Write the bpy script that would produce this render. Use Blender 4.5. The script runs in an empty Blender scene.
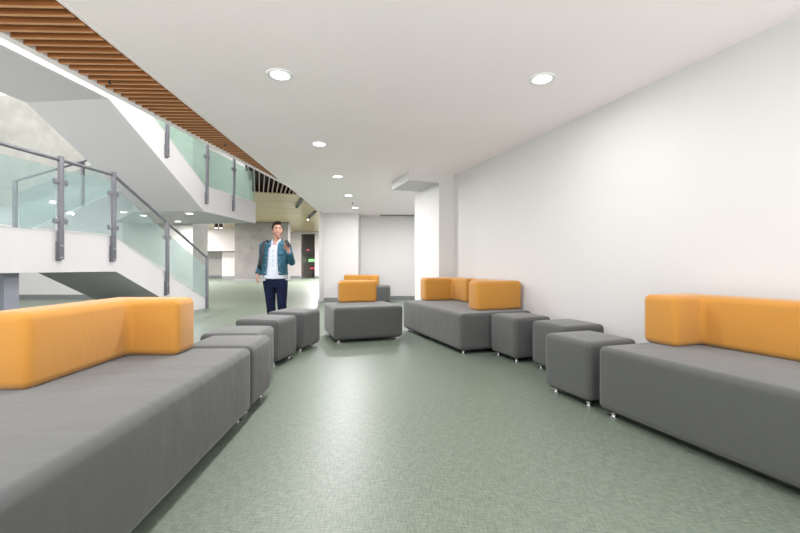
import bpy, bmesh, math, random
from mathutils import Vector, Matrix, Quaternion
random.seed(7)
S = bpy.context.scene
COL = S.collection
PI = math.pi

# ------------------------------------------------------------------ materials
def new_mat(name):
    m = bpy.data.materials.new(name); m.use_nodes = True
    nt = m.node_tree
    return m, nt, nt.nodes['Principled BSDF']
def _set(b, k, v):
    if k in b.inputs: b.inputs[k].default_value = v
def plain(name, col, rough=.5, metal=0., var=.04, vscale=6., bump=0., bscale=200., spec=.5, sheen=0.):
    m, nt, b = new_mat(name)
    _set(b, 'Roughness', rough); _set(b, 'Metallic', metal); _set(b, 'Specular IOR Level', spec)
    if sheen: _set(b, 'Sheen Weight', sheen)
    tc = nt.nodes.new('ShaderNodeTexCoord')
    n = nt.nodes.new('ShaderNodeTexNoise'); n.inputs['Scale'].default_value = vscale; n.inputs['Detail'].default_value = 4
    nt.links.new(tc.outputs['Object'], n.inputs['Vector'])
    r = nt.nodes.new('ShaderNodeValToRGB')
    lo = [max(0, c*(1-var)) for c in col]; hi = [min(1, c*(1+var)) for c in col]
    r.color_ramp.elements[0].color = (*lo, 1); r.color_ramp.elements[1].color = (*hi, 1)
    r.color_ramp.elements[0].position = .3; r.color_ramp.elements[1].position = .7
    nt.links.new(n.outputs['Fac'], r.inputs['Fac']); nt.links.new(r.outputs['Color'], b.inputs['Base Color'])
    if bump:
        n2 = nt.nodes.new('ShaderNodeTexNoise'); n2.inputs['Scale'].default_value = bscale; n2.inputs['Detail'].default_value = 2
        nt.links.new(tc.outputs['Object'], n2.inputs['Vector'])
        bp = nt.nodes.new('ShaderNodeBump'); bp.inputs['Strength'].default_value = bump; bp.inputs['Distance'].default_value = .004
        nt.links.new(n2.outputs['Fac'], bp.inputs['Height']); nt.links.new(bp.outputs['Normal'], b.inputs['Normal'])
    return m
def fabric(name, col, rib=True, var=.07):
    """woven upholstery: fine rib lines, tiny weave and broad soft creases"""
    m, nt, b = new_mat(name)
    _set(b, 'Roughness', .85); _set(b, 'Sheen Weight', .25); _set(b, 'Specular IOR Level', .25)
    N, L = nt.nodes, nt.links
    tc = N.new('ShaderNodeTexCoord')
    w = N.new('ShaderNodeTexWave'); w.inputs['Scale'].default_value = 95; w.inputs['Distortion'].default_value = .6
    w.bands_direction = 'DIAGONAL'
    n = N.new('ShaderNodeTexNoise'); n.inputs['Scale'].default_value = 260; n.inputs['Detail'].default_value = 2
    mp = N.new('ShaderNodeMapping'); mp.inputs['Scale'].default_value = (3.0, 6.5, 4.5)
    c = N.new('ShaderNodeTexNoise'); c.inputs['Scale'].default_value = 1.2; c.inputs['Detail'].default_value = 2
    L.new(tc.outputs['Object'], w.inputs['Vector']); L.new(tc.outputs['Object'], n.inputs['Vector'])
    L.new(tc.outputs['Object'], mp.inputs['Vector']); L.new(mp.outputs['Vector'], c.inputs['Vector'])
    a = N.new('ShaderNodeMix'); a.data_type = 'FLOAT'; a.inputs[0].default_value = .88
    L.new(w.outputs['Fac'], a.inputs[2]); L.new(n.outputs['Fac'], a.inputs[3])
    r = N.new('ShaderNodeValToRGB')
    r.color_ramp.elements[0].color = (*[x*(1-var) for x in col], 1); r.color_ramp.elements[1].color = (*[min(1, x*(1+var)) for x in col], 1)
    r.color_ramp.elements[0].position = .25; r.color_ramp.elements[1].position = .75
    L.new(a.outputs[0], r.inputs['Fac']); L.new(r.outputs['Color'], b.inputs['Base Color'])
    b1 = N.new('ShaderNodeBump'); b1.inputs['Strength'].default_value = .25; b1.inputs['Distance'].default_value = .002
    b2 = N.new('ShaderNodeBump'); b2.inputs['Strength'].default_value = .24; b2.inputs['Distance'].default_value = .02
    L.new(a.outputs[0], b1.inputs['Height']); L.new(c.outputs['Fac'], b2.inputs['Height'])
    L.new(b1.outputs['Normal'], b2.inputs['Normal']); L.new(b2.outputs['Normal'], b.inputs['Normal'])
    return m
def floor_mat():
    """green linoleum with a cross-hatched linen fleck and fine sheet seams"""
    m, nt, b = new_mat('green_linen_linoleum')
    N, L = nt.nodes, nt.links
    tc = N.new('ShaderNodeTexCoord')
    def fibre(rot, sx, sy, sc):
        mp = N.new('ShaderNodeMapping'); mp.inputs['Rotation'].default_value = (0, 0, rot); mp.inputs['Scale'].default_value = (sx, sy, 1)
        n = N.new('ShaderNodeTexNoise'); n.inputs['Scale'].default_value = sc; n.inputs['Detail'].default_value = 3; n.inputs['Roughness'].default_value = .6
        L.new(tc.outputs['Object'], mp.inputs['Vector']); L.new(mp.outputs['Vector'], n.inputs['Vector'])
        return n.outputs['Fac']
    a = fibre(math.radians(-19.5), 1, 12, 17.); c = fibre(math.radians(-19.5), 12, 1, 17.)
    mx = N.new('ShaderNodeMath'); mx.operation = 'ADD'; L.new(a, mx.inputs[0]); L.new(c, mx.inputs[1])
    r = N.new('ShaderNodeValToRGB')
    e = r.color_ramp.elements
    e[0].position = .40; e[0].color = (.074, .101, .074, 1)
    e[1].position = .62; e[1].color = (.176, .212, .168, 1)
    hv = N.new('ShaderNodeMath'); hv.operation = 'MULTIPLY'; hv.inputs[1].default_value = .5
    L.new(mx.outputs[0], hv.inputs[0]); L.new(hv.outputs[0], r.inputs['Fac'])
    # seams between sheets every 2 m across the B direction
    mp = N.new('ShaderNodeMapping'); mp.inputs['Rotation'].default_value = (0, 0, math.radians(-19.54))
    L.new(tc.outputs['Object'], mp.inputs['Vector'])
    sp = N.new('ShaderNodeSeparateXYZ'); L.new(mp.outputs['Vector'], sp.inputs[0])
    dv = N.new('ShaderNodeMath'); dv.operation = 'WRAP'; dv.inputs[1].default_value = 4.0; dv.inputs[2].default_value = -4.0
    of = N.new('ShaderNodeMath'); of.operation = 'SUBTRACT'; of.inputs[1].default_value = 2.0; L.new(sp.outputs['X'], of.inputs[0])
    L.new(of.outputs[0], dv.inputs[0])
    ab = N.new('ShaderNodeMath'); ab.operation = 'ABSOLUTE'; L.new(dv.outputs[0], ab.inputs[0])
    ls = N.new('ShaderNodeMath'); ls.operation = 'LESS_THAN'; ls.inputs[1].default_value = .003; L.new(ab.outputs[0], ls.inputs[0])
    sc = N.new('ShaderNodeMath'); sc.operation = 'MULTIPLY'; sc.inputs[1].default_value = .45; L.new(ls.outputs[0], sc.inputs[0])
    mix = N.new('ShaderNodeMix'); mix.data_type = 'RGBA'
    L.new(sc.outputs[0], mix.inputs[0]); L.new(r.outputs['Color'], mix.inputs[6]); mix.inputs[7].default_value = (.10, .13, .10, 1)
    L.new(mix.outputs[2], b.inputs['Base Color'])
    rr = N.new('ShaderNodeMapRange'); rr.inputs[3].default_value = .34; rr.inputs[4].default_value = .50
    L.new(hv.outputs[0], rr.inputs[0]); L.new(rr.outputs[0], b.inputs['Roughness'])
    _set(b, 'Specular IOR Level', .45)
    bp = N.new('ShaderNodeBump'); bp.inputs['Strength'].default_value = .08; bp.inputs['Distance'].default_value = .002
    L.new(hv.outputs[0], bp.inputs['Height']); L.new(bp.outputs['Normal'], b.inputs['Normal'])
    return m
def wood_mat(name, c0, c1, axis=(1.5, 40, 40), rough=.45):
    m, nt, b = new_mat(name)
    N, L = nt.nodes, nt.links
    tc = N.new('ShaderNodeTexCoord'); mp = N.new('ShaderNodeMapping'); mp.inputs['Scale'].default_value = axis
    n = N.new('ShaderNodeTexNoise'); n.inputs['Scale'].default_value = 1.; n.inputs['Detail'].default_value = 5
    L.new(tc.outputs['Object'], mp.inputs['Vector']); L.new(mp.outputs['Vector'], n.inputs['Vector'])
    r = N.new('ShaderNodeValToRGB'); r.color_ramp.elements[0].color = (*c0, 1); r.color_ramp.elements[1].color = (*c1, 1)
    r.color_ramp.elements[0].position = .3; r.color_ramp.elements[1].position = .72
    L.new(n.outputs['Fac'], r.inputs['Fac']); L.new(r.outputs['Color'], b.inputs['Base Color'])
    _set(b, 'Roughness', rough)
    return m
def glass_mat(name, tint, milk, milkcol):
    m = bpy.data.materials.new(name); m.use_nodes = True
    nt = m.node_tree; N, L = nt.nodes, nt.links
    N.remove(N['Principled BSDF']); out = N['Material Output']
    t = N.new('ShaderNodeBsdfTransparent'); t.inputs['Color'].default_value = (*tint, 1)
    d = N.new('ShaderNodeBsdfDiffuse'); d.inputs['Color'].default_value = (*milkcol, 1)
    tr = N.new('ShaderNodeBsdfTranslucent'); tr.inputs['Color'].default_value = (*milkcol, 1)
    dm = N.new('ShaderNodeMixShader'); dm.inputs[0].default_value = .4; L.new(d.outputs[0], dm.inputs[1]); L.new(tr.outputs[0], dm.inputs[2])
    m1 = N.new('ShaderNodeMixShader'); m1.inputs[0].default_value = milk
    L.new(t.outputs[0], m1.inputs[1]); L.new(dm.outputs[0], m1.inputs[2])
    g = N.new('ShaderNodeBsdfGlossy'); g.inputs['Roughness'].default_value = .03
    lw = N.new('ShaderNodeLayerWeight'); pw = N.new('ShaderNodeMath'); pw.operation = 'POWER'; pw.inputs[1].default_value = 4.; L.new(lw.outputs['Facing'], pw.inputs[0])
    fr = N.new('ShaderNodeMath'); fr.operation = 'MULTIPLY_ADD'; fr.inputs[1].default_value = .5; fr.inputs[2].default_value = .03; L.new(pw.outputs[0], fr.inputs[0])
    m2 = N.new('ShaderNodeMixShader'); L.new(fr.outputs[0], m2.inputs[0]); L.new(m1.outputs[0], m2.inputs[1]); L.new(g.outputs[0], m2.inputs[2])
    L.new(m2.outputs[0], out.inputs['Surface'])
    return m
def emit(name, col, st):
    m, nt, b = new_mat(name)
    _set(b, 'Base Color', (*col, 1)); _set(b, 'Emission Color', (*col, 1)); _set(b, 'Emission Strength', st)
    return m

M = dict(
    wall=plain('white_wall_paint', (.585, .582, .574), .75, var=.012, vscale=1.5, bump=.05, bscale=300),
    ceil=plain('white_ceiling_paint', (.965, .91, .918), .8, var=.01, vscale=1.0),
    stair=plain('white_stair_plaster', (.565, .556, .56), .65, var=.01, vscale=1.0),
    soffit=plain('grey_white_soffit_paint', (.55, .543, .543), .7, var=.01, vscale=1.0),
    tread=plain('pale_stone_tread', (.6, .6, .58), .4),
    skirting=plain('grey_skirting', (.17, .18, .18), .5),
    concrete=plain('fair_faced_concrete', (.150, .142, .133), .7, var=.15, vscale=2.2, bump=.2, bscale=40),
    paleconc=plain('pale_board_concrete', (.42, .42, .385), .7, var=.12, vscale=2.5, bump=.2, bscale=30),
    grey=fabric('grey_upholstery', (.066, .071, .069)),
    amber=fabric('amber_upholstery', (.44, .205, .034), var=.05),
    chrome=plain('brushed_chrome', (.75, .75, .76), .22, 1., var=.02),
    steel=plain('grey_painted_steel', (.175, .18, .20), .4, .35, var=.04),
    colsteel=plain('blue_grey_column_paint', (.23, .245, .29), .5),
    wood=wood_mat('brown_timber_slat', (.21, .076, .022), (.34, .13, .038)),
    woodlit=wood_mat('lit_timber_underside', (.58, .29, .13), (.70, .38, .19)),  # bounced light painted in as paler wood, undersides only
    woodbk=plain('dark_timber_backing', (.16, .07, .03), .7),
    panel=wood_mat('pale_maple_panel', (.42, .32, .19), (.53, .42, .26), (.6, 9, 9), .28),
    pinkslat=plain('pinkish_timber_slat', (.52, .36, .30), .5),
    void=plain('black_ceiling_void', (.012, .012, .013), .9),
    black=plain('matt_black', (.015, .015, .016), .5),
    recess=plain('grey_lobby_lining', (.20, .19, .175), .4),
    recess2=plain('beige_grey_wall', (.40, .385, .36), .6),
    palewall=plain('warm_white_wall_paint', (.44, .41, .40), .7, var=.01),
    glass=glass_mat('green_tinted_glass', (.83, .91, .90), .20, (.52, .60, .60)),
    glass2=glass_mat('green_clear_glass', (.80, .92, .87), .12, (.62, .80, .73)),
    lamp=emit('lamp_diffuser', (1., .98, .95), 4.),
    white=plain('white_enamel', (.85, .85, .85), .35),
    green=emit('green_lit_sign', (.35, .75, .35), .5),
    red=emit('red_lit_mark', (.8, .08, .12), .8),
    floor=floor_mat(),
    skin=plain('skin', (.46, .265, .195), .65, spec=.15, var=.05, vscale=20),
    lips=plain('lips', (.52, .18, .16), .45),
    hair=plain('dark_brown_hair', (.022, .014, .011), .8, spec=.12, var=.4, vscale=60, bump=.6, bscale=150),
    denim=plain('teal_denim', (.022, .098, .146), .8, var=.35, vscale=22, bump=.3, bscale=400),
    denimlt=plain('faded_teal_denim', (.035, .12, .16), .8, var=.3, vscale=40),
    shirt=plain('pale_blue_white_cotton', (.54, .58, .67), .75, var=.04, vscale=25, bump=.2, bscale=60),
    navy=plain("navy_cotton", (.005, .010, .032), .9, spec=.2, var=.3, vscale=15, bump=.2, bscale=200),
    pack=plain('black_nylon', (.012, .012, .016), .6, bump=.2),
    eye=plain('eye_white', (.85, .85, .85), .2),
    iris=plain('dark_iris', (.04, .025, .02), .2),
    screen=plain('phone_glass', (.01, .01, .012), .08),
)

# ------------------------------------------------------------------ builders
class MB:
    def __init__(s): s.bm = bmesh.new()
    def poly(s, pts, faces):
        v = [s.bm.verts.new(p) for p in pts]
        for f in faces:
            try: s.bm.faces.new([v[i] for i in f])
            except ValueError: pass
        return v
    def hexa(s, p):          # 8 points: bottom ring 0-3, top ring 4-7
        s.poly(p, [(0, 3, 2, 1), (4, 5, 6, 7), (0, 1, 5, 4), (1, 2, 6, 5), (2, 3, 7, 6), (3, 0, 4, 7)]); return s
    def box(s, lo, hi, f=None):
        (a, b, c), (d, e, g) = lo, hi
        p = [(a, b, c), (d, b, c), (d, e, c), (a, e, c), (a, b, g), (d, b, g), (d, e, g), (a, e, g)]
        if f: p = [f(*q) for q in p]
        return s.hexa(p)
    def prism(s, poly, lo, hi, f):   # poly in 2-D, extruded from lo to hi; f(px,py,h)->xyz
        n = len(poly)
        p = [f(x, y, lo) for x, y in poly] + [f(x, y, hi) for x, y in poly]
        s.poly(p, [tuple(range(n)), tuple(range(2*n-1, n-1, -1))] + [(i, (i+1) % n, (i+1) % n+n, i+n) for i in range(n)])
        return s
    def cyl(s, a, b, r, r2=None, n=20):
        return s.tube([a, b], [r, r if r2 is None else r2], n)
    def tube(s, pts, rads, n=12, squash=1., up=None, cap=True):
        pts = [Vector(p) for p in pts]; rings = []
        prev = None
        for i, p in enumerate(pts):
            t = (pts[min(i+1, len(pts)-1)] - pts[max(i-1, 0)]).normalized()
            if prev is None:
                u = Vector(up) if up else (Vector((0, 0, 1)) if abs(t.z) < .9 else Vector((1, 0, 0)))
            else: u = prev
            u = (u - t*u.dot(t)).normalized(); prev = u; w = t.cross(u)
            r = rads[i] if isinstance(rads, (list, tuple)) else rads
            rings.append([s.bm.verts.new(p + u*math.cos(2*PI*k/n)*r + w*math.sin(2*PI*k/n)*r*squash) for k in range(n)])
        for a, b in zip(rings, rings[1:]):
            for k in range(n): s.bm.faces.new((a[k], a[(k+1) % n], b[(k+1) % n], b[k]))
        if cap:
            s.bm.faces.new(rings[0][::-1]); s.bm.faces.new(rings[-1])
        return s
    def loft(s, rings, closed=True, cap=True):   # rings of equal-length point lists
        R = [[s.bm.verts.new(p) for p in r] for r in rings]
        n = len(R[0])
        for a, b in zip(R, R[1:]):
            for k in range(n if closed else n-1): s.bm.faces.new((a[k], a[(k+1) % n], b[(k+1) % n], b[k]))
        if cap and closed:
            s.bm.faces.new(R[0][::-1]); s.bm.faces.new(R[-1])
        return s
    def ball(s, c, r, f=None, seg=20, rot=None):
        m = bmesh.ops.create_uvsphere(s.bm, u_segments=seg, v_segments=seg*2//3, radius=1.)
        for v in m['verts']:
            p = Vector((v.co.x*r[0], v.co.y*r[1], v.co.z*r[2]))
            if f: p = Vector(f(p))
            if rot: p = rot @ p
            v.co = p + Vector(c)
        return s
    def build(s, name, mat, parent=None, bevel=0., seg=2, smooth=True, kind=None, label=None, ang=40):
        bmesh.ops.recalc_face_normals(s.bm, faces=s.bm.faces)
        if bevel:
            ed = [e for e in s.bm.edges if len(e.link_faces) == 2 and e.calc_face_angle(0) > math.radians(30)]
            bmesh.ops.bevel(s.bm, geom=ed, offset=bevel, segments=seg, affect='EDGES', profile=.5, clamp_overlap=True)
        me = bpy.data.meshes.new(name); s.bm.to_mesh(me); s.bm.free()
        if smooth:
            me.polygons.foreach_set('use_smooth', [True]*len(me.polygons))
            try: me.set_sharp_from_angle(angle=math.radians(ang))
            except Exception: pass
        o = bpy.data.objects.new(name, me); COL.objects.link(o)
        if mat: me.materials.append(mat)
        if parent: o.parent = parent
        if kind: o['kind'] = kind
        if label: o['label'] = label
        return o
def soft_box(mb, lo, hi, r=.05, bulge=.012, n=10, seg=5):
    """padded block: rounded edges and a slightly crowned top and sides"""
    lo, hi = Vector(lo), Vector(hi); c = (lo+hi)/2; h = (hi-lo)/2
    def samples(k):
        a = [h[k]-r+r*math.tan(PI/4*i/seg) for i in range(seg+1)]
        inner = [-(h[k]-r)+2*(h[k]-r)*i/n for i in range(1, n)]
        return [-x for x in a[::-1]] + inner + a
    cache = {}
    def vert(p):
        q = Vector([max(-(h[k]-r), min(h[k]-r, p[k])) for k in range(3)])
        d = Vector(p) - q
        w = q + d.normalized()*r
        b = [1-min(1, abs(w[k]/h[k]))**2 for k in range(3)]
        w.z += (bulge if w.z > 0 else 0)*b[0]*b[1]*(abs(w.z)/h.z)
        w.x += math.copysign(bulge*.6, w.x)*b[1]*b[2]*(abs(w.x)/h.x)**4
        w.y += math.copysign(bulge*.6, w.y)*b[0]*b[2]*(abs(w.y)/h.y)**4
        w += c
        key = tuple(round(x, 5) for x in w)
        if key not in cache: cache[key] = mb.bm.verts.new(w)
        return cache[key]
    for k in range(3):
        i, j = [(1, 2), (0, 2), (0, 1)][k]
        A, B = samples(i), samples(j)
        for sgn in (-1, 1):
            for a in range(len(A)-1):
                for b in range(len(B)-1):
                    vs = []
                    for (x, y) in ((A[a], B[b]), (A[a+1], B[b]), (A[a+1], B[b+1]), (A[a], B[b+1])):
                        p = [0, 0, 0]; p[k] = sgn*h[k]; p[i] = x; p[j] = y
                        v = vert(p)
                        if v not in vs: vs.append(v)
                    if len(vs) > 2:
                        try: mb.bm.faces.new(vs)
                        except ValueError: pass
    return mb
def thing(name, label, cat, loc=(0, 0, 0), rz=0., group=None):
    o = bpy.data.objects.new(name, None); COL.objects.link(o)
    o.empty_display_size = .1
    o.location = loc; o.rotation_euler = (0, 0, rz); o['label'] = label; o['category'] = cat
    if group: o['group'] = group
    return o
def tag(o, label, cat, group=None):
    o['label'] = label; o['category'] = cat
    if group: o['group'] = group
    return o
def struct(mb, name, mat, **k): return mb.build(name, mat, kind='structure', **k)
def dup(root, label, loc, rz):
    r = root.copy(); COL.objects.link(r); r.location = loc; r.rotation_euler = (0, 0, rz); r['label'] = label
    for ch in list(root.children):
        c = ch.copy(); COL.objects.link(c); c.parent = r
        for g in ch.children:
            d = g.copy(); COL.objects.link(d); d.parent = c
    return r
ident = lambda x, y, z: (x, y, z)

# plan directions: A = lobby edge / left sofa, B = right wall, C = staircase
RA, RB = math.radians(2.0), math.radians(19.54)
def Bw(u, v, z=0.): return (-math.sin(RB)*u + math.cos(RB)*v, math.cos(RB)*u + math.sin(RB)*v, z)
def Aw(p, q, z=0.): return (-math.sin(RA)*p + math.cos(RA)*q, math.cos(RA)*p + math.sin(RA)*q, z)
CX, CY = .1066, .9943
def Cw(t, w, z): return (-5.3 + CX*t - CY*w, 6.2 + CY*t + CX*w, z)
HC = 2.68           # lobby ceiling

# ------------------------------------------------------------------ shell
struct(MB().box((-26, -1.0, -.15), (9, 42, 0)), 'floor', M['floor'], smooth=False)
xe = lambda d: -2.067 - .0328*(d-2.446)
struct(MB().prism([(xe(-7), -7), (9, -7), (9, 13.3), (xe(13.3), 13.3)], HC, 3.05, ident), 'ceiling', M['ceil'], smooth=False)
WV = 3.30
struct(MB().prism([Bw(-8, WV)[:2], Bw(-8, WV+.25)[:2], Bw(7.9, WV+.25)[:2], Bw(7.9, WV)[:2]], 0, HC, ident), 'wall_right', M['wall'], smooth=False)
struct(MB().prism([Bw(6.4, 3.0)[:2], Bw(6.4, WV)[:2], Bw(7.56, WV)[:2], Bw(7.56, 3.0)[:2]], 0, HC, ident), 'wall_pilaster', M['wall'], smooth=False)
struct(MB().prism([Bw(6.4, 2.43)[:2], Bw(6.4, 3.0)[:2], Bw(7.3, 3.0)[:2], Bw(7.3, 2.43)[:2]], HC-.155, HC, ident), 'ceiling_beam', M['wall'], smooth=False)
bk = [(-2.37, 11.7), (-2.32, 12.2), (-1.27, 12.2), (-1.27, 12.9), (2.6, 12.9), (2.6, 13.2), (-2.45, 13.2)]
struct(MB().prism(bk, 0, HC, ident), 'wall_back', M['wall'], smooth=False)
struct(MB().prism([Bw(7.9, WV)[:2], Bw(7.9, WV+.25)[:2], (2.6, 12.9), (2.3, 12.9)], 0, HC, ident), 'wall_alcove', M['wall'], smooth=False)
sk = MB()
for a, b in (((-2.385, 11.69), (-2.335, 12.18)), ((-2.335, 12.18), (-1.255, 12.18)), ((-1.255, 12.18), (-1.255, 12.88)), ((-1.255, 12.88), (2.3, 12.88))):
    d = (Vector(b)-Vector(a)).normalized(); nrm = Vector((d.y, -d.x))*.012
    a1, b1 = Vector(a), Vector(b)
    sk.prism([tuple(a1+nrm), tuple(b1+nrm), tuple(b1-nrm*.8), tuple(a1-nrm*.8)], 0.001, .10, ident)
struct(sk, 'baseboard_back', M['skirting'], smooth=False)
sk = MB().prism([Bw(-8, WV-.012)[:2], Bw(-8, WV)[:2], Bw(6.39, WV)[:2], Bw(6.39, WV-.012)[:2]], 0.001, .10, ident)
struct(sk, 'baseboard_right', M['skirting'], smooth=False)
# dark rail along the alcove ceiling
tag(MB().box((-.62, 12.62, HC-.035), (.75, 12.68, HC)).build('ceiling_rail', M['skirting'], bevel=.004),
    'thin dark rail fixed to the ceiling along the white alcove at the back', 'rail')

# timber slat ceiling between the lobby edge and the stair void, with its white edge beam
LS = lambda d: -2.747 + .1026*(d-2.8)     # left ends of the slats
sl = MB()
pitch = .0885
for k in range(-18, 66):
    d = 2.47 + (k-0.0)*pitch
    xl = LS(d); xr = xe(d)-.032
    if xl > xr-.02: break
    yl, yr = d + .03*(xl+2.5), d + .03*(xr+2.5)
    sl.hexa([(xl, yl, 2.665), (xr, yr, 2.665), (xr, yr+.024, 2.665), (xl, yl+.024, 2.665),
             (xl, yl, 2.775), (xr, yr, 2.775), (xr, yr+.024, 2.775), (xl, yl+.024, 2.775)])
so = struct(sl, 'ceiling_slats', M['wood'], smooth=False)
so.data.materials.append(M['woodlit'])                      # paler undersides, darker sides: floor bounce and gap shade painted into the wood
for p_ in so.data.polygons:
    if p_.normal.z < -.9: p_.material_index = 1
struct(MB().prism([(LS(.7)-.02, .7), (xe(.7)+.02, .7), (xe(8.05), 8.05), (LS(8.05)-.02, 8.05)], 2.776, 2.83, ident), 'ceiling_backing', M['woodbk'], smooth=False)
e0, e1 = .7, 8.3
struct(MB().prism([(LS(e0)-.07, e0), (LS(e0)-.0, e0), (LS(e1)-.0, e1), (LS(e1)-.07, e1)], 2.665, 3.05, ident), 'trim_edge_beam', M['ceil'], smooth=False)
struct(MB().prism([(xe(-7)-.03, -7), (xe(-7), -7), (xe(13.2), 13.2), (xe(13.2)-.03, 13.2)], HC-.006, 3.05, ident), 'trim_lobby_edge', M['ceil'], smooth=False)

# ------------------------------------------------------------------ staircase (structure)
W1 = 1.65
ftw = lambda t, z, w: Cw(t, w, z)
def stepped(t0, z0, t1, z1, n, drop):
    """side profile of a stepped flight from (t0,z0) to (t1,z1) with a sloping soffit `drop` below"""
    p = []
    for i in range(n):
        a = t0+(t1-t0)*i/n; b = t0+(t1-t0)*(i+1)/n; z = z0+(z1-z0)*(i+1)/n
        p += [(a, z), (b, z)]
    return p
# lower flight: mid landing (z 1.5) down to the floor
low = [(1.1, 1.5)] + [q for i in range(9) for q in ((1.1+.31*(i+1)-.31, 1.5-.1667*(i+1)+.0), (1.1+.31*(i+1), 1.5-.1667*(i+1)))]
low = [(1.1, .96)] + [(x, max(0.0, z)) for x, z in low]
low = [(-1.9, .96), (-1.9, 1.5)] + low[1:]
pr = []
for q in low:
    if not pr or (abs(q[0]-pr[-1][0])+abs(q[1]-pr[-1][1])) > 1e-4: pr.append(q)
low = pr + [(3.08, 0.0), (1.1, .96)]
struct(MB().prism(low, .09, W1, ftw), 'stair_lower_flight', M['stair'], smooth=False)
struct(MB().prism([(-1.9, .96), (1.1, .96), (3.08, 0), (3.87, 0), (3.87, .25), (1.05, 1.60), (-1.9, 1.60)], 0, .09, ftw), 'stair_lower_stringer', M['stair'], smooth=False)
struct(MB().box((-1.9, W1, .96), (1.1, 3.7, 1.5), Cw), 'stair_mid_landing', M['stair'], smooth=False)
struct(MB().box((-.63, .17, 0), (-.43, .37, .96), Cw), 'stair_column', M['colsteel'], smooth=False)
# inner flight: mid landing up to the first floor, going away
inn = [(1.1, 1.5)] + [q for i in range(9) for q in ((1.1+.30*i, 1.5+.172*(i+1)), (1.1+.30*(i+1), 1.5+.172*(i+1)))] + [(3.8, 2.43), (1.1, .96)]
struct(MB().prism(inn, 1.98, 3.6, ftw), 'stair_inner_flight', M['stair'], smooth=False)
struct(MB().prism([(.9, .96), (1.2, .96), (3.77, 2.43), (3.77, 3.15), (1.0, 1.6), (.9, 1.6)], 1.89, 1.98, ftw), 'stair_inner_stringer', M['stair'], smooth=False)
# first floor landing and upper flight rising towards the viewer
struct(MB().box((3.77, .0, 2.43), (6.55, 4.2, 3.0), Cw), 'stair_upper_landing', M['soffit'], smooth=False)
struct(MB().box((3.77, -.01, 2.425), (6.56, .09, 3.08), Cw), 'stair_upper_fascia', M['stair'], smooth=False)
upf = [(3.77, 2.43), (3.77, 3.0)] + [q for i in range(9) for q in ((3.77-.31*i, 3.0+.175*(i+1)), (3.77-.31*(i+1), 3.0+.175*(i+1)))] + [(-1.9, 4.575), (-1.9, 4.05), (.945, 4.05)]
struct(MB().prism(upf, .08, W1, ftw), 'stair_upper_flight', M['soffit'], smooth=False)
struct(MB().prism([(3.79, 2.425), (3.79, 3.08), (2.05, 4.11), (.9, 4.80), (-1.9, 4.80), (-1.9, 4.04), (.945, 4.04)], -.01, .09, ftw), 'stair_upper_stringer', M['stair'], smooth=False)

struct(MB().box((-1.6, -6, 3.05), (-1.4, 13.3, 6.6)), 'wall_sky_blocker', M['wall'], smooth=False)  # unseen wall added to keep sky light off the stair fascia
# ------------------------------------------------------------------ balustrades
rail_grey = M['steel']
def post(root, t, zb, zt):
    mb = MB().box((t-.035, -.075, zb), (t+.035, -.02, zt), Cw)
    p = mb.build('post', rail_grey, root, bevel=.006)
    pl = MB().box((t-.045, -.024, zb-.02), (t+.045, .0, zb+.28), Cw)
    pl.build('mounting_plate', rail_grey, p, bevel=.004)
    for dz in (.03, .21):
        c = Vector(Cw(t-.02, -.075, zb+dz)); e = Vector(Cw(t-.02, -.105, zb+dz)); MB().cyl(c, e, .012, n=10).build('bolt', M['chrome'], p)
    return p
def clamp(root, t, z):
    MB().box((t-.11, -.06, z-.04), (t+.11, -.015, z+.04), Cw).build('glass_clamp', rail_grey, root, bevel=.006)
def pane(root, pts, mat, w=-.035):
    MB().prism(pts, w-.006, w+.006, ftw).build('glass_panel', mat, root, smooth=False)
def hrail(root, pts, name='handrail'):
    MB().tube([Cw(t, -.035, z) for t, z in pts], .028, 14).build(name, rail_grey, root)

r = thing('glass_balustrade', 'green glass balustrade with grey posts beside the lower stair flight and landing', 'railing', Cw(1, 0, 1.6))
r.location = (0, 0, 0)
for t, zb, zt in ((-1.6, 1.16, 2.76), (0., 1.16, 2.76), (1.0, 1.155, 2.75), (2.41, .45, 2.05)): post(r, t, zb, zt)
MB().box((3.86, -.06, 0.001), (3.92, .0, 1.33), Cw).build('post', rail_grey, r, bevel=.006)
for t, z in ((-.0, 2.36), (1.0, 2.36), (2.41, 1.68), (0., 1.75), (1.0, 1.75)): clamp(r, t, z)
pane(r, [(-1.52, 1.62), (-.08, 1.62), (-.08, 2.56), (-1.52, 2.56)], M['glass'])
pane(r, [(.08, 1.62), (.93, 1.62), (.93, 2.56), (.08, 2.56)], M['glass'])
pane(r, [(1.08, 1.60), (2.34, .985), (2.34, 1.80), (1.08, 2.46)], M['glass'])
pane(r, [(2.48, .92), (3.80, .28), (3.80, 1.05), (2.48, 1.73)], M['glass'])
hrail(r, [(-1.9, 2.70), (.98, 2.70), (1.04, 2.68), (3.80, 1.31), (3.88, 1.30)])

r = thing('glass_balustrade', 'green glass balustrade on the upper stair flight and first floor landing', 'railing')
for t, zb, zt in ((2.41, 3.40, 4.95), (3.87, 2.63, 4.17), (5.17, 2.63, 4.20)): post(r, t, zb, zt)
for t, z in ((3.87, 3.80), (5.17, 3.80)): clamp(r, t, z)
pane(r, [(3.95, 3.09), (5.10, 3.09), (5.10, 4.02), (3.95, 4.02)], M['glass2'])
pane(r, [(5.24, 3.09), (6.45, 3.09), (6.45, 4.02), (5.24, 4.02)], M['glass2'])
pane(r, [(2.48, 3.86), (3.80, 3.08), (3.80, 4.05), (2.48, 4.85)], M['glass2'])
pane(r, [(1.1, 4.69), (2.34, 3.95), (2.34, 4.92), (1.1, 5.66)], M['glass2'])
hrail(r, [(.95, 5.92), (2.41, 4.93), (3.85, 4.15), (6.5, 4.15)])

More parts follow.
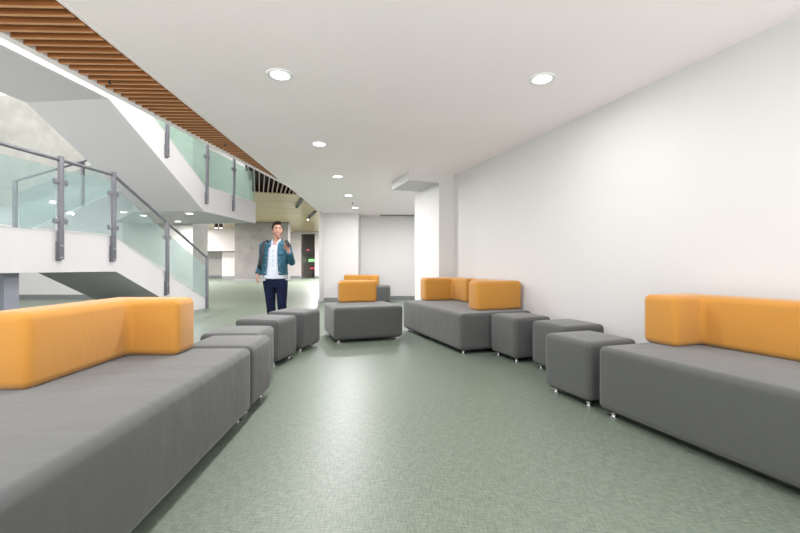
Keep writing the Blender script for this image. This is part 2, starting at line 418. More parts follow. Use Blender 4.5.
r = thing('glass_balustrade', 'glass balustrade seen through the front panes, on the inner flight behind', 'railing')
def Ci(t, w, z): return Cw(t, w+1.94, z)
for t, zb, zt in ((1.0, 1.55, 2.62), (2.4, 2.38, 3.36), (3.7, 3.1, 4.1)):
    MB().box((t-.03, -.03, zb), (t+.03, .03, zt), Ci).build('post', rail_grey, r, bevel=.006)
MB().prism([(1.08, 1.66), (2.33, 2.36), (2.33, 3.18), (1.08, 2.45)], -.006, .006, lambda t, z, w: Ci(t, w, z)).build('glass_panel', M['glass'], r, smooth=False)
MB().prism([(2.47, 2.44), (3.63, 3.10), (3.63, 3.9), (2.47, 3.26)], -.006, .006, lambda t, z, w: Ci(t, w, z)).build('glass_panel', M['glass'], r, smooth=False)
MB().tube([Ci(.98, 0, 2.62), Ci(2.4, 0, 3.36), Ci(3.72, 0, 4.1)], .025, 12).build('handrail', rail_grey, r)

# ------------------------------------------------------------------ far atrium
struct(MB().box((-15, 12.95, 0), (-8.95, 13.2, 3.0)), 'wall_stair_back', M['wall'], smooth=False)
struct(MB().box((-15, 12.95, 3.0), (-8.95, 13.2, 6.6)), 'wall_stair_upper', M['paleconc'], smooth=False)
struct(MB().box((-8.95, 12.9, 0), (-6.68, 13.9, 6.6)), 'wall_concrete_core', M['paleconc'], smooth=False)
struct(MB().box((-15, 12.93, .001), (-8.95, 12.95, .14)), 'baseboard_stair', M['skirting'], smooth=False)
struct(MB().box((-15.2, -6, 0), (-15, 13.2, 6.6)), 'wall_left', M['wall'], smooth=False)
struct(MB().box((-9, 14.6, 3.0), (-5.48, 14.8, 6.6)), 'wall_first_floor', M['wall'], smooth=False)
# board-marked concrete block
struct(MB().box((-11.75, 28.4, 0), (-7.95, 29.0, 4.2)), 'wall_concrete_block', M['concrete'], bevel=.03, smooth=False)
struct(MB().box((-11.77, 28.37, .001), (-7.88, 28.4, .16)), 'baseboard_block', M['skirting'], smooth=False)
# left recess with bulkhead
struct(MB().box((-19, 33.0, 2.33), (-11.9, 36.2, 4.2)), 'wall_bulkhead', M['palewall'], smooth=False)
struct(MB().box((-19, 36, 0), (-11, 36.2, 2.33)), 'wall_recess', M['recess2'], smooth=False)
struct(MB().box((-14.95, 33.6, 0), (-13.3, 36, 2.33)), 'wall_recess_pier', M['palewall'], smooth=False)
struct(MB().box((-19, 35.96, .001), (-14.95, 36, .25)).box((-14.97, 33.57, .001), (-13.3, 33.6, .25)), 'baseboard_recess', M['skirting'], smooth=False)
# right far wall with the lift lobby opening
struct(MB().box((-11, 36.5, 0), (-9.05, 36.8, 4.2)).box((-7.78, 36.5, 0), (-5.5, 36.8, 4.2)).box((-9.05, 36.5, 4.02), (-7.78, 36.8, 4.2)), 'wall_far', M['palewall'], smooth=False)
struct(MB().box((-9.3, 39.0, 0), (-7.5, 39.2, 4.2)).box((-9.25, 36.8, 0), (-9.05, 39, 4.2)).box((-7.78, 36.8, 0), (-7.6, 39, 4.2)), 'wall_lift_lobby', M['recess'], smooth=False)
struct(MB().box((-11, 36.46, .001), (-9.06, 36.5, .2)).box((-7.77, 36.46, .001), (-5.5, 36.5, .2)), 'baseboard_far', M['skirting'], smooth=False)
struct(MB().box((-7.72, 24.0, 0), (-5.2, 24.3, 4.2)), 'wall_far_right', M['wall'], smooth=False) if False else None
s_ = thing('hanging_sign', 'black strip with small red lights hanging across the far grey opening', 'sign', (0, 0, 0))
MB().box((-9.0, 36.56, 2.50), (-7.83, 36.6, 2.62)).build('board', M['black'], s_, smooth=False)
MB().box((-8.5, 36.54, 2.53), (-8.3, 36.562, 2.59)).build('light', M['red'], s_, smooth=False, label='small red light')
s_ = thing('lit_sign', 'green lit sign with red strip below it, in the far grey opening', 'sign')
MB().box((-8.9, 38.9, 1.50), (-7.95, 38.99, 1.78)).build('panel', M['green'], s_, smooth=False)
MB().box((-8.75, 38.9, .84), (-8.0, 38.99, .92)).build('strip', M['red'], s_, smooth=False)

# far ceilings: maple panels and an open timber grille, both laid along B
ZP = 4.2
def quad_prism(u0, u1, v0, v1, z0, z1): return [Bw(u0, v0)[:2], Bw(u0, v1)[:2], Bw(u1, v1)[:2], Bw(u1, v0)[:2]], z0, z1
pm = MB()
u = 18.05
while u < 42:
    a, b, c = quad_prism(u+.03, u+2.2-.03, -9.5, 8.0, ZP, ZP+.04); pm.prism(a, b, c, ident); u += 2.2
struct(pm, 'ceiling_panels', M['panel'], smooth=False)
a, b, c = quad_prism(10.0, 21.5, -.42, 8.0, ZP+.34, ZP+.40)
struct(MB().prism(a, b, c, ident), 'ceiling_void', M['void'], smooth=False)
a, b, c = quad_prism(18.05, 42, -9.5, 8.0, ZP+.06, ZP+.10)
struct(MB().prism(a, b, c, ident), 'ceiling_panel_backing', M['void'], smooth=False)
gm = MB()
v = -.325
while v < 6.0:
    a, b, c = quad_prism(10.2, 18.03, v, v+.035, ZP, ZP+.12); gm.prism(a, b, c, ident); v += .175
struct(gm, 'ceiling_grille', M['pinkslat'], smooth=False)
for (u0, v0, ln, lab) in ((18.7, 1.82, 2.7, 'nearer'), (23.0, 2.97, 3.6, 'farther')):
    t = thing('track_light', 'black linear track light on the maple ceiling, the %s of two' % lab, 'light', (0, 0, 0), 0, 'track lights on the far ceiling')
    a, b, c = quad_prism(u0, u0+ln, v0, v0+.16, ZP-.08, ZP-.001)
    MB().prism(a, b, c, ident).build('housing', M['black'], t, smooth=False)
    e = Vector(Bw(u0+ln-.12, v0+.08, ZP-.08))
    MB().cyl(e, e-Vector((0, 0, .05)), .05, n=14).build('spot', M['lamp'] if lab == 'farther' else M['black'], t)
t = thing('ceiling_spotlight', 'small pair of black spotlights under the maple ceiling above the far bulkhead', 'light')
for dx in (0, .35):
    h_ = MB().cyl((-13.6+dx, 29.6, ZP), (-13.6+dx, 29.6, ZP-.30), .12, n=14).build('housing', M['black'], t)
    MB().cyl((-13.6+dx, 29.6, ZP-.30), (-13.6+dx, 29.6, ZP-.32), .09, n=14).build('lens', M['lamp'], h_)

# ------------------------------------------------------------------ downlights
def area(parent, loc, size, power, col=(1., .965, .975)):
    l = bpy.data.lights.new('lamp', 'AREA'); l.shape = 'DISK'; l.size = size; l.energy = power; l.color = col
    o = bpy.data.objects.new('lamp', l); COL.objects.link(o); o.location = loc
    if parent: o.parent = parent
    return o
def make_downlight(name, label, loc, power, group):
    t = thing(name, label, 'light', loc, 0, group)
    prof = [(.075, -.002), (.082, -.008), (.105, -.010), (.112, -.006), (.112, 0.)]
    MB().loft([[(r_*math.cos(2*PI*k/32), r_*math.sin(2*PI*k/32), z) for k in range(32)] for r_, z in prof], cap=False).build('trim_ring', M['white'], t)
    MB().cyl((0, 0, -.005), (0, 0, -.001), .078, n=32).build('diffuser', M['lamp'], t)
    area(t, (0, 0, -.03), .15, power)
    return t
PW = 16.
lab = ['first and nearest', 'second', 'third', 'fourth', 'fifth and farthest']
d0 = 3.40
for i in range(5):
    y = d0+1.92*i
    make_downlight('downlight', 'round ceiling downlight, %s in the left-hand row along the lobby' % lab[i], (-1.02-.0285*(y-3.4), y, HC), (25, 15, 30, 50, 9)[i], 'lobby downlights')
make_downlight('downlight', 'round ceiling downlight alone on the right, above the ottomans by the wall', (1.235, 3.475, HC), 7, 'lobby downlights')
make_downlight('downlight', 'unseen downlight added to brighten the back alcove, hidden behind the white pilaster', (.50, 10.9, HC), 26, 'lobby downlights')  # added out of view to lift the alcove walls
k = 0
for (x, y) in ((-.96, 1.5), (1.30, 1.5), (-.9, -.5), (1.37, -.5), (3.4, -.5), (-.9, -2.5), (1.4, -2.5), (3.6, -2.5)):
    k += 1
    make_downlight('downlight', 'round ceiling downlight behind the viewer above the lobby', (x, y, HC), 12 if x < 1 else 8, 'lobby downlights behind the viewer')
for tt, ww, lb in ((4.15, .62, 'nearest the glass'), (4.4, 2.1, 'in the middle'), (4.4, 3.6, 'deepest in'), (5.8, 2.1, 'farthest back')):
    make_downlight('downlight', 'round downlight in the soffit under the first floor stair landing, ' + lb, Cw(tt, ww, 2.428), 20, 'landing downlights')
t = thing('ceiling_sprinkler', 'tiny grey sprinkler head on the lobby ceiling near the farthest downlight', 'sprinkler', (-1.2, 10.1, HC))
MB().cyl((0, 0, .004), (0, 0, -.012), .035, n=16).build('escutcheon', M['white'], t)
MB().cyl((0, 0, -.012), (0, 0, -.06), .012, n=10).cyl((0, 0, -.06), (0, 0, -.066), .026, n=12).build('head', M['steel'], t)
for (x, y, lb) in ((-2.52, 3.47, 'nearer'), (-2.30, 5.26, 'farther')):
    t = thing('ceiling_sprinkler', 'tiny black sprinkler head under the timber slats, the %s of the two' % lb, 'sprinkler', (x, y, 2.665), 0, 'slat ceiling sprinklers')
    MB().cyl((0, 0, .03), (0, 0, -.025), .007, n=10).cyl((0, 0, -.025), (0, 0, -.030), .014, n=12).build('head', M['black'], t)
# unseen lamps added to brighten the stair well and the lobby ceiling
for y in (2.2, 5.2, 8.2):
    t = thing('fill_lamp', 'unseen fill lamp added high over the stair well, above the timber slats', 'light', (-1.62, y, 5.4), 0, 'added stair well lamps')
    MB().box((-.16, -.2, -.12), (.04, .2, .12)).build('housing', M['steel'], t, bevel=.01)
    MB().box((-.165, -.17, -.09), (-.16, .17, .09)).build('diffuser', M['lamp'], t, smooth=False)
    o = area(t, (-.22, 0, -.02), .25, 45); o.rotation_euler = (0, math.radians(38), 0)
# unseen lamps added to brighten the far atrium
for (x, y, p) in ((-3.5, 20, 180), (-4.5, 26, 650), (-5.5, 32, 500), (-16, 24, 1300), (-14, 17.5, 500), (-17.2, 31, 260)):
    t = thing('downlight', 'unseen fill lamp added in the far maple ceiling, hidden from the lobby', 'light', (x, y, ZP-.002), 0, 'added atrium lamps')
    MB().cyl((0, 0, 0), (0, 0, -.01), .12, n=24).build('diffuser', M['lamp'], t)
    area(t, (0, 0, -.03), .4, p)

# ------------------------------------------------------------------ seating
ZF, ZS = .052, .488
def foot(mbpos, parent):
    x, y = mbpos
    MB().cyl((x, y, .001), (x, y, .008), .030, n=18).cyl((x, y, .008), (x, y, ZF+.01), .0165, n=16).build('leg', M['chrome'], parent)
def ottoman(label, loc, rz, group='grey ottomans', sx=.49, sy=.49):
    t = thing('ottoman', label, 'ottoman', (loc[0], loc[1], 0), rz, group)
    soft_box(MB(), (-sx/2, -sy/2, ZF), (sx/2, sy/2, ZS), .042, .010).build('seat', M['grey'], t, ang=180)
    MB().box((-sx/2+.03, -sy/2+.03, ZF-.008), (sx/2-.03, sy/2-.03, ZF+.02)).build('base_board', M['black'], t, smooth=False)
    for a in (-1, 1):
        for b in (-1, 1): foot((a*(sx/2-.07), b*(sy/2-.07)), t)
    return t
def sofa_base(label, loc, rz, sx, sy):
    """sx across (front to back), sy along"""
    t = thing('sofa', label, 'sofa', (loc[0], loc[1], 0), rz, None)
    soft_box(MB(), (-sx/2, -sy/2, ZF), (sx/2, sy/2, ZS), .042, .010, n=16).build('seat', M['grey'], t, ang=180)
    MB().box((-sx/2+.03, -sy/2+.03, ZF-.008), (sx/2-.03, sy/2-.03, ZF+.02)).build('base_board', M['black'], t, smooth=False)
    for a in (-1, 1):
        for b in (-1, 1): foot((a*(sx/2-.075), b*(sy/2-.075)), t)
    return t
def l_cushion(t, poly, zt=.845, bev=.045):
    MB().prism(poly, ZS+.001, zt, ident).build('backrest', M['amber'], t, bevel=bev, seg=5, ang=60)

# left sofa (A frame); local x: front is +x, y away
cx, cy, _ = Aw(1.76, -1.385)
t = sofa_base('long grey sofa with amber corner backrest in the left foreground', (cx, cy), RA, .90, 2.12)
def LA(p, q): return (q+1.385, p-1.76)
l_cushion(t, [LA(1.84, -1.83), LA(1.84, -1.60), LA(2.54, -1.60), LA(2.54, -1.30), LA(2.79, -1.30), LA(2.79, -1.83)])
# right sofa (B frame); front is -x
cx, cy, _ = Bw(1.15, 2.72)
t = sofa_base('long grey sofa with amber corner backrest at right foreground against the wall', (cx, cy), RB, .90, 2.12)
def LB(u, v, u0=1.15, v0=2.72): return (v-v0, u-u0)
l_cushion(t, [LB(2.21, 2.70), LB(2.21, 3.17), LB(1.22, 3.17), LB(1.22, 2.95), LB(1.95, 2.95), LB(1.95, 2.70)])
# far right sofa with two backrests
cx, cy, _ = Bw(5.22, 2.765)
t = sofa_base('long grey sofa with two amber backrests along the right wall near the pilaster', (cx, cy), RB, 1.01, 2.0)
F = lambda u, v: (v-2.765, u-5.22)
l_cushion(t, [F(6.20, 2.55), F(6.20, 3.26), F(5.48, 3.26), F(5.48, 3.03), F(5.95, 3.03), F(5.95, 2.55)], .865)
l_cushion(t, [F(4.40, 2.59), F(4.40, 3.26), F(5.32, 3.26), F(5.32, 3.00), F(4.65, 3.00), F(4.65, 2.59)], .865)
# centre single seat
cx, cy, _ = Bw(5.83, 1.465)
t = sofa_base('square grey single seat with one amber backrest in the middle of the lobby', (cx, cy), RB, .99, .88)
soft_box(MB(), (-.29, .24, ZS+.001), (.31, .43, .83), .045, .006).build('backrest', M['amber'], t, ang=180)
# small sofa at the back wall
t = sofa_base('grey sofa with amber backrest at the white back wall, behind the square seat', (-.985, 11.72), 0, 1.40, .84)
l_cushion(t, [(-.69, .41), (-.69, .19), (.12, .19), (.12, -.12), (.36, -.12), (.36, .41)], .80)
# ottomans
def pA(p, q): return Aw(p, q)[:2]
def pB(u, v): return Bw(u, v)[:2]
ottoman('grey ottoman touching the far end of the left foreground sofa', pA(3.09, -1.19), RA)
ottoman('grey ottoman mostly hidden behind the amber corner of the left sofa', pA(3.19, -1.86), RA)
ottoman('grey ottoman second in the left row, just past the one touching the sofa', pA(3.62, -1.31), RA)
ottoman('grey ottoman third in the left row, below the walking man', (-1.475, 4.44), math.radians(-11))
ottoman('grey ottoman farthest in the left row, by the feet of the man', (-1.355, 5.15), math.radians(-15))
ottoman('grey ottoman touching the far end of the right foreground sofa', pB(2.545, 2.53), RB)
ottoman('grey ottoman pushed back to the right wall, middle of the three on the right', pB(3.23, 2.93), RB)
ottoman('grey ottoman at the near end of the sofa with two amber backrests', pB(3.90, 2.86), RB)

# ------------------------------------------------------------------ the walking man
def remeshed(mb, name, mat, parent, vox, smooth_it=4, label=None):
    bmesh.ops.recalc_face_normals(mb.bm, faces=mb.bm.faces)
    me = bpy.data.meshes.new(name); mb.bm.to_mesh(me); mb.bm.free()
    tmp = bpy.data.objects.new('tmp', me); COL.objects.link(tmp)
    md = tmp.modifiers.new('r', 'REMESH'); md.mode = 'VOXEL'; md.voxel_size = vox
    if smooth_it:
        sm = tmp.modifiers.new('s', 'SMOOTH'); sm.iterations = smooth_it; sm.factor = .5
    dg = bpy.context.evaluated_depsgraph_get(); dg.update()
    m2 = bpy.data.meshes.new_from_object(tmp.evaluated_get(dg))
    bpy.data.objects.remove(tmp); bpy.data.meshes.remove(me)
    m2.name = name; m2.materials.clear(); m2.materials.append(mat)
    m2.polygons.foreach_set('use_smooth', [True]*len(m2.polygons))
    o = bpy.data.objects.new(name, m2); COL.objects.link(o)
    if parent: o.parent = parent
    if label: o['label'] = label
    return o
PX, PY = -1.885, 5.92
man = thing('person', 'person in teal denim jacket, white shirt and navy trousers walking and holding a phone', 'person', (PX, PY, 0))
V3 = Vector
def hand(mb, wrist, d, n, s, curls, thumb):
    """palm and five fingers. d: towards the fingertips, n: out of the palm, s: towards the thumb side"""
    wrist, d, n, s = V3(wrist), V3(d).normalized(), V3(n).normalized(), V3(s).normalized()
    pal = []
    for a, wd, th in ((-.02, .026, .020), (.015, .032, .017), (.05, .041, .0155), (.085, .041, .013)):
        c = wrist + d*a
        pal.append([tuple(c + s*math.cos(2*PI*k/14)*wd + n*math.sin(2*PI*k/14)*th) for k in range(14)])
    mb.loft(pal)
    for i, (off, ln, r0) in enumerate(((.030, .072, .0088), (.010, .082, .009), (-.010, .075, .0087), (-.029, .058, .0078))):
        p = wrist + d*.078 + s*off; pts = [p - d*.02, p]; ang = 0
        for j, fr in enumerate((.45, .31, .24)):
            ang += curls[i]*(1.0, 1.15, .8)[j]
            p = p + (d*math.cos(ang) + n*math.sin(ang))*ln*fr
            pts.append(p)
        mb.tube(pts, [r0, r0, r0*.97, r0*.9, r0*.72], 10, up=s)
    p = wrist + d*.02 + s*.026; pts = [p - s*.01]
    for (a, b, c), ln in zip(thumb, (.036, .030, .024)):
        p = p + (d*a + s*b + n*c).normalized()*ln; pts.append(p)
    mb.tube(pts, [.013, .0115, .0105, .008], 10, up=n)
def ring(z, cx, rx, ry, cy=0., n=28, p=2.3):
    out = []
    for k in range(n):
        a = 2*PI*k/n; c, s_ = math.cos(a), math.sin(a)
        out.append((cx + math.copysign(abs(c)**(2/p), c)*rx, cy + math.copysign(abs(s_)**(2/p), s_)*ry, z))
    return out
# skeleton
shR, elR, wrR = (-.128, .0, 1.365), (-.165, .03, 1.12), (-.203, -.03, .945)
shL, elL, wrL = (.205, .0, 1.365), (.275, .025, 1.115), (.285, -.16, 1.255)
legR = [(-.045, 0, .84), (-.03, -.015, .64), (-.018, -.03, .49), (-.008, .0, .28), (0., .03, .08)]
legL = [(.125, 0, .84), (.143, -.02, .64), (.148, -.035, .49), (.152, -.005, .28), (.155, .01, .08)]
HEAD = Matrix.Translation((.080, -.030, 1.583)) @ Matrix.Scale(.965, 4) @ Matrix.Rotation(math.radians(24), 4, 'Z') @ Matrix.Rotation(math.radians(-5), 4, 'Y') @ Matrix.Rotation(math.radians(4), 4, 'X')
hp = lambda x, y, z: HEAD @ V3((x, y, z))
def face(p):
    x, y, z = p
    t = z/.118
    if t < 0: x *= 1-.30*(-t)**1.6; y = y*(1-.10*(-t)) - (.012*(-t) if y < 0 else 0)
    if t < -.2 and y > 0: y *= 1-.35*min(1, (-t-.2))
    if y < 0: x *= 1-.10*(abs(y)/.095)**2
    if t > .4: y *= 1.0
    return (x, y, z)
b = MB()
b.ball((0, 0, 0), (.074, .097, .118), face, 32)
b.ball((0, .02, .02), (.075, .082, .092), None, 24)
b.tube([(0, -.078, .022), (0, -.099, -.004), (0, -.106, -.022), (0, -.092, -.030)], [.008, .0105, .0145, .010], 10)
b.ball((0, -.083, -.092), (.022, .014, .016), None, 12)
for s_ in (-1, 1):
    b.ball((s_*.074, .010, -.010), (.007, .016, .028), None, 12, Matrix.Rotation(math.radians(12), 3, 'X'))
    b.ball((s_*.038, -.062, -.022), (.024, .018, .020), None, 12)     # cheekbones
    b.ball((s_*.028, -.080, .036), (.022, .010, .008), None, 12)      # brow
for v in b.bm.verts: v.co = HEAD @ v.co
b.tube([(.05, .015, 1.30), (.058, .010, 1.40), (.068, .002, 1.47), (.078, -.006, 1.53)], [.075, .056, .052, .054], 18)
b.loft([ring(z, cx, rx, ry) for z, cx, rx, ry in ((.80, .04, .135, .085), (.92, .035, .135, .085), (1.05, .03, .13, .085), (1.2, .035, .145, .09), (1.3, .04, .15, .085), (1.38, .045, .12, .065), (1.42, .05, .06, .05))])
b.ball((.055, -.054, 1.375), (.040, .034, .06), None, 16)           # open collar: breastbone skin
for a_, e_, w_ in ((shR, elR, wrR), (shL, elL, wrL)):
    b.tube([a_, e_, w_], [.048, .038, .027], 14)
hd = (V3(wrR)-V3(elR)).normalized()
b.tube([wrR, V3(wrR)+hd*.02], [.027, .026], 12)
hand(b, V3(wrR)+hd*.02, (-.08, -.22, -1), (.85, -.3, 0.), (.25, -1, .1), (.42, .48, .52, .58), ((.6, .7, .3), (.9, .25, .3), (1, 0, .35)))
hl = (V3(wrL)-V3(elL)).normalized()
b.tube([wrL, V3(wrL)+V3((-.005, -.012, .02))], [.027, .026], 12)
hand(b, V3(wrL)+V3((-.006, -.015, .022)), (-.12, -.35, 1), (.35, -.95, -.35), (-1, -.35, 0), (.55, .62, .66, .70), ((.7, .6, .5), (.9, -.1, .6), (.9, -.5, .5)))
for lg in (legR, legL): b.tube(lg, [.075, .065, .052, .048, .038], 16)
for lg in (legR, legL):
    x, y, z = lg[-1]; b.tube([(x, y+.04, .05), (x, y-.05, .05), (x, y-.15, .035)], [.036, .038, .026], 12)
body = remeshed(b, 'body', M['skin'], man, .0045, 5)
# face
for s_ in (-1, 1):
    e = MB().ball(hp(s_*.029, -.0835, .016), (.0105, .007, .0046), None, 14, HEAD.to_3x3()).build('eye', M['eye'], man)
    MB().ball(hp(s_*.029+.003, -.0895, .016), (.0052, .003, .0046), None, 10, HEAD.to_3x3()).build('iris', M['iris'], e)
    MB().tube([hp(s_*.012, -.0935, .037), hp(s_*.030, -.0945, .043), hp(s_*.050, -.078, .037)], [.004, .0052, .003], 8).build('eyebrow', M['hair'], man)
mo = MB().tube([hp(-.030, -.078, -.050), hp(-.017, -.0945, -.058), hp(0, -.1005, -.061), hp(.017, -.0945, -.058), hp(.030, -.078, -.050)], [.003, .0055, .0065, .0055, .003], 8).build('mouth', M['lips'], man)
MB().tube([hp(-.020, -.0955, -.055), hp(0, -.1045, -.058), hp(.020, -.0955, -.055)], [.0016, .0030, .0016], 8).build('teeth', M['eye'], mo)
h = MB()
h.ball((0, .016, .036), (.0795, .090, .093), None, 28)
h.ball((.004, -.050, .107), (.056, .044, .026), None, 18, Matrix.Rotation(math.radians(-14), 3, 'X'))
h.ball((.006, -.046, .110), (.058, .050, .027), None, 18, Matrix.Rotation(math.radians(-20), 3, 'X'))
h.ball((0, .05, -.01), (.066, .045, .06), None, 18)
for s_ in (-1, 1): h.ball((s_*.0725, -.020, .018), (.006, .014, .032), None, 12)
for v in h.bm.verts: v.co = HEAD @ v.co
remeshed(h, 'hair', M['hair'], man, .005, 2)
# shirt
sr = ((.868, .041, .166, .122), (.89, .040, .168, .123), (.95, .036, .168, .118), (1.05, .032, .158, .108), (1.2, .037, .166, .112), (1.30, .042, .166, .104), (1.36, .048, .140, .088), (1.405, .055, .082, .068), (1.425, .060, .066, .060))
sm_ = MB().loft([ring(z, cx, rx, ry) for z, cx, rx, ry in sr])
shirt = remeshed(sm_, 'shirt', M['shirt'], man, .008, 2)
for z in (1.28, 1.205, 1.13, 1.055, .98, .92):
    MB().ball((.042, -.112, z), (.0065, .004, .0065), None, 10).build('button', M['navy'], shirt)
cl = MB()
for s_ in (-1, 1):
    c0 = V3((.060, 0, 1.43))
    cl.hexa([tuple(c0+V3(q)) for q in ((s_*.018, -.098, -.052), (s_*.060, -.085, -.062), (s_*.074, -.02, .005), (s_*.062, -.02, .028),
                                        (s_*.020, -.088, -.042), (s_*.060, -.075, -.055), (s_*.066, -.02, .005), (s_*.054, -.02, .028))])
cl.build('collar', M['shirt'], shirt, bevel=.003)
# jacket: an open shell, sleeves, cuffs, collar and pocket flaps
def open_ring(z, cx, rx, ry, g, th=.013, n=26):
    out = []
    for k in range(n+1):
        a = math.radians(g) + (2*PI-2*math.radians(g))*k/n
        out.append((cx - math.sin(a)*rx, -math.cos(a)*ry, z))
    for k in range(n, -1, -1):
        a = math.radians(g) + (2*PI-2*math.radians(g))*k/n
        out.append((cx - math.sin(a)*(rx-th), -math.cos(a)*(ry-th), z))
    return out
jr = ((.925, .032, .190, .134, 30), (.94, .032, .193, .137, 29), (1.02, .031, .186, .134, 27), (1.12, .033, .186, .134, 24), (1.25, .038, .194, .134, 21), (1.33, .042, .186, .124, 21), (1.38, .05, .150, .104, 24), (1.415, .056, .098, .084, 34))
j = MB().loft([open_ring(*q) for q in jr])
def sleeve(mb, a_, e_, w_, r):
    a_, e_, w_ = V3(a_), V3(e_), V3(w_)
    p = [a_, a_.lerp(e_, .35), a_.lerp(e_, .75), e_, e_.lerp(w_, .25), e_.lerp(w_, .65), w_]
    mb.tube(p, r, 18)
sleeve(j, shR, elR, wrR, [.066, .062, .056, .054, .051, .047, .044])
sleeve(j, shL, elL, wrL, [.066, .062, .056, .054, .051, .047, .043])
j.ball(shR, (.062, .066, .056), None, 18); j.ball(shL, (.062, .066, .056), None, 18)
j.ball(elL, (.054, .054, .054), None, 18)
jacket = remeshed(j, 'jacket', M['denim'], man, .0055, 2)
for w_, e_ in ((wrR, elR), (wrL, elL)):
    d_ = (V3(w_)-V3(e_)).normalized()
    MB().tube([V3(w_)-d_*.045, V3(w_)+d_*.004], .0475, 18).build('cuff', M['denim'], jacket, bevel=.003)
for s_ in (-1, 1):
    c0 = V3((.058, 0, 1.43))
    MB().hexa([tuple(c0+V3(q)) for q in ((s_*.055, -.112, -.105), (s_*.112, -.105, -.075), (s_*.100, -.01, .005), (s_*.078, -.01, .034),
                                         (s_*.052, -.100, -.100), (s_*.112, -.092, -.072), (s_*.090, -.01, .005), (s_*.066, -.01, .030))]).build('collar', M['denim'], jacket, bevel=.004)
    MB().hexa([tuple(V3((.04+s_*x, y, z))) for x, y, z in ((.085, -.131, 1.225), (.145, -.110, 1.225), (.145, -.106, 1.262), (.085, -.128, 1.262),
                                                          (.085, -.120, 1.225), (.145, -.098, 1.225), (.145, -.094, 1.262), (.085, -.117, 1.262))]).build('pocket_flap', M['denimlt'], jacket, bevel=.003)
    for z in (.965, 1.07, 1.18):
        q = [r_ for r_ in jr if r_[0] <= z][-1]
        a = math.radians(q[4]+5)
        MB().ball((q[1]+s_*math.sin(a)*q[2], -math.cos(a)*q[3]-.001, z), (.007, .004, .007), None, 10).build('button', M['chrome'], jacket)
MB().tube([(.036+.185*math.sin(a), .134*-math.cos(a)-.0, .943) for a in [math.radians(31+298*k/24) for k in range(25)]], .011, 8).build('waistband', M['denimlt'], jacket)
# trousers
tr = MB()
tr.loft([ring(z, cx, rx, ry) for z, cx, rx, ry in ((.74, .048, .145, .10), (.80, .046, .148, .106), (.88, .042, .140, .102), (.94, .038, .136, .098))])
tr.tube(legR, [.100, .078, .066, .060, .056], 20); tr.tube(legL, [.100, .078, .066, .060, .056], 20)
remeshed(tr, 'trousers', M['navy'], man, .008, 4)
for lg in (legR, legL):
    x, y, z = lg[-1]
    s0 = MB().loft([[(x+math.cos(2*PI*k/16)*w_, yy, max(.012, zc+math.sin(2*PI*k/16)*hh_)) for k in range(16)] for yy, w_, zc, hh_ in
                    ((y+.085, .022, .045, .03), (y+.06, .036, .05, .05), (y, .041, .052, .052), (y-.07, .046, .046, .042), (y-.14, .043, .036, .03), (y-.175, .022, .028, .02))])
    sh_ = s0.build('shoe', M['pack'], man)
    MB().prism([(x-.03, y+.085), (x+.03, y+.085), (x+.046, y-.06), (x+.042, y-.14), (x+.018, y-.18), (x-.018, y-.18), (x-.042, y-.14), (x-.046, y-.06)], .0005, .016, ident).build('sole', M['pack'], sh_, bevel=.003)
# backpack and phone: carried things of their own
bp = thing('backpack', 'black backpack slung on one shoulder of the walking man', 'backpack', (PX, PY, 0))
soft_box(MB(), (-.215, .160, .87), (.125, .31, 1.36), .05, .012).build('bag', M['pack'], bp, ang=180)
soft_box(MB(), (-.145, .285, .95), (.085, .335, 1.14), .02, .004).build('pocket', M['pack'], bp, ang=180)
MB().tube([(-.10, .17, 1.34), (-.096, .08, 1.425), (-.096, 0, 1.440), (-.102, -.085, 1.395), (-.108, -.135, 1.30), (-.118, -.152, 1.18), (-.150, -.125, 1.06), (-.178, -.02, .99), (-.17, .17, .96)], .024, 12, .22, up=(1, 0, 0)).build('strap', M['pack'], bp)
ph = thing('phone', 'small black phone held up in the left hand of the walking man', 'phone', (PX, PY, 0))
PM = Matrix.Translation((.300, -.272, 1.378)) @ Matrix.Rotation(math.radians(62), 4, 'Z') @ Matrix.Rotation(math.radians(-20), 4, 'Y') @ Matrix.Rotation(math.radians(-25), 4, 'X')
pf = lambda x, y, z: tuple(PM @ V3((x, y, z)))
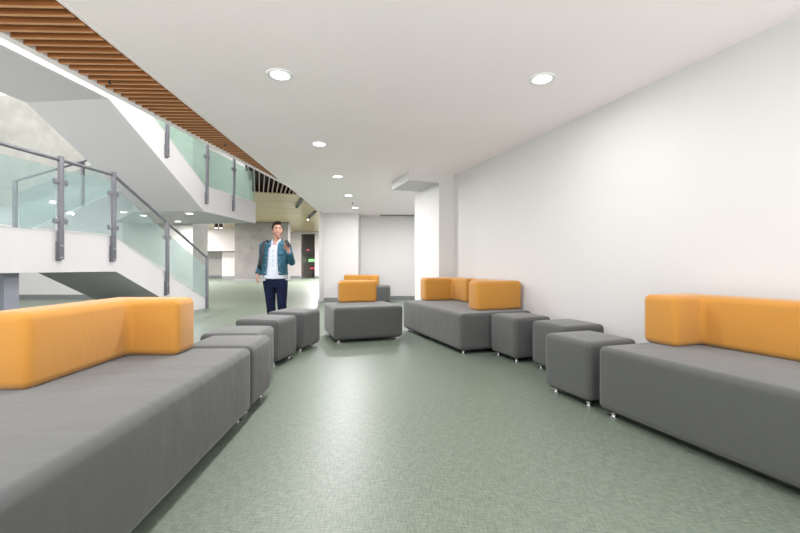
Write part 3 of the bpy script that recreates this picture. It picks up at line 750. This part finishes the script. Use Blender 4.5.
MB().box((-.032, -.0045, -.058), (.032, .0045, .058), pf).build('case', M['black'], ph, bevel=.003)
MB().box((-.029, .0046, -.054), (.029, .0052, .054), pf).build('screen', M['screen'], ph, smooth=False)

# ------------------------------------------------------------------ world, camera
UPLIGHT = .92
w = bpy.data.worlds.new('daylight'); S.world = w; w.use_nodes = True
nt = w.node_tree; bg = nt.nodes['Background']
tcw = nt.nodes.new('ShaderNodeTexCoord'); sx = nt.nodes.new('ShaderNodeSeparateXYZ'); nt.links.new(tcw.outputs['Generated'], sx.inputs[0])
rw = nt.nodes.new('ShaderNodeMapRange'); rw.inputs[1].default_value = 0.; rw.inputs[2].default_value = 1.; rw.inputs[3].default_value = 1.0; rw.inputs[4].default_value = 1.15
nt.links.new(sx.outputs['Z'], rw.inputs[0])
lo = nt.nodes.new('ShaderNodeMapRange'); lo.inputs[1].default_value = -.02; lo.inputs[2].default_value = -.10; lo.inputs[3].default_value = 0.; lo.inputs[4].default_value = UPLIGHT
nt.links.new(sx.outputs['Z'], lo.inputs[0])
ad = nt.nodes.new('ShaderNodeMath'); ad.operation = 'ADD'; nt.links.new(rw.outputs[0], ad.inputs[0]); nt.links.new(lo.outputs[0], ad.inputs[1])
nt.links.new(ad.outputs[0], bg.inputs['Strength'])     # overcast sky, plus a glow added below the horizon to lift the ceiling
bg.inputs['Color'].default_value = (1., .985, .985, 1)
cam = bpy.data.cameras.new('camera'); cam.lens = 18.; cam.sensor_width = 36.; cam.clip_end = 200
co = bpy.data.objects.new('camera', cam); COL.objects.link(co)
co.location = (0, 0, 1.05); co.rotation_euler = (PI/2, 0, 0)
S.camera = co
S.view_settings.view_transform = 'Standard'; S.view_settings.look = 'None'
S.view_settings.gamma = 1.; S.view_settings.use_curve_mapping = False
S.view_settings.exposure = 1.1
try:
    S.cycles.use_denoising = True; S.cycles.max_bounces = 12; S.cycles.diffuse_bounces = 8; S.cycles.transparent_max_bounces = 16
    S.cycles.sample_clamp_indirect = 6
except Exception: pass
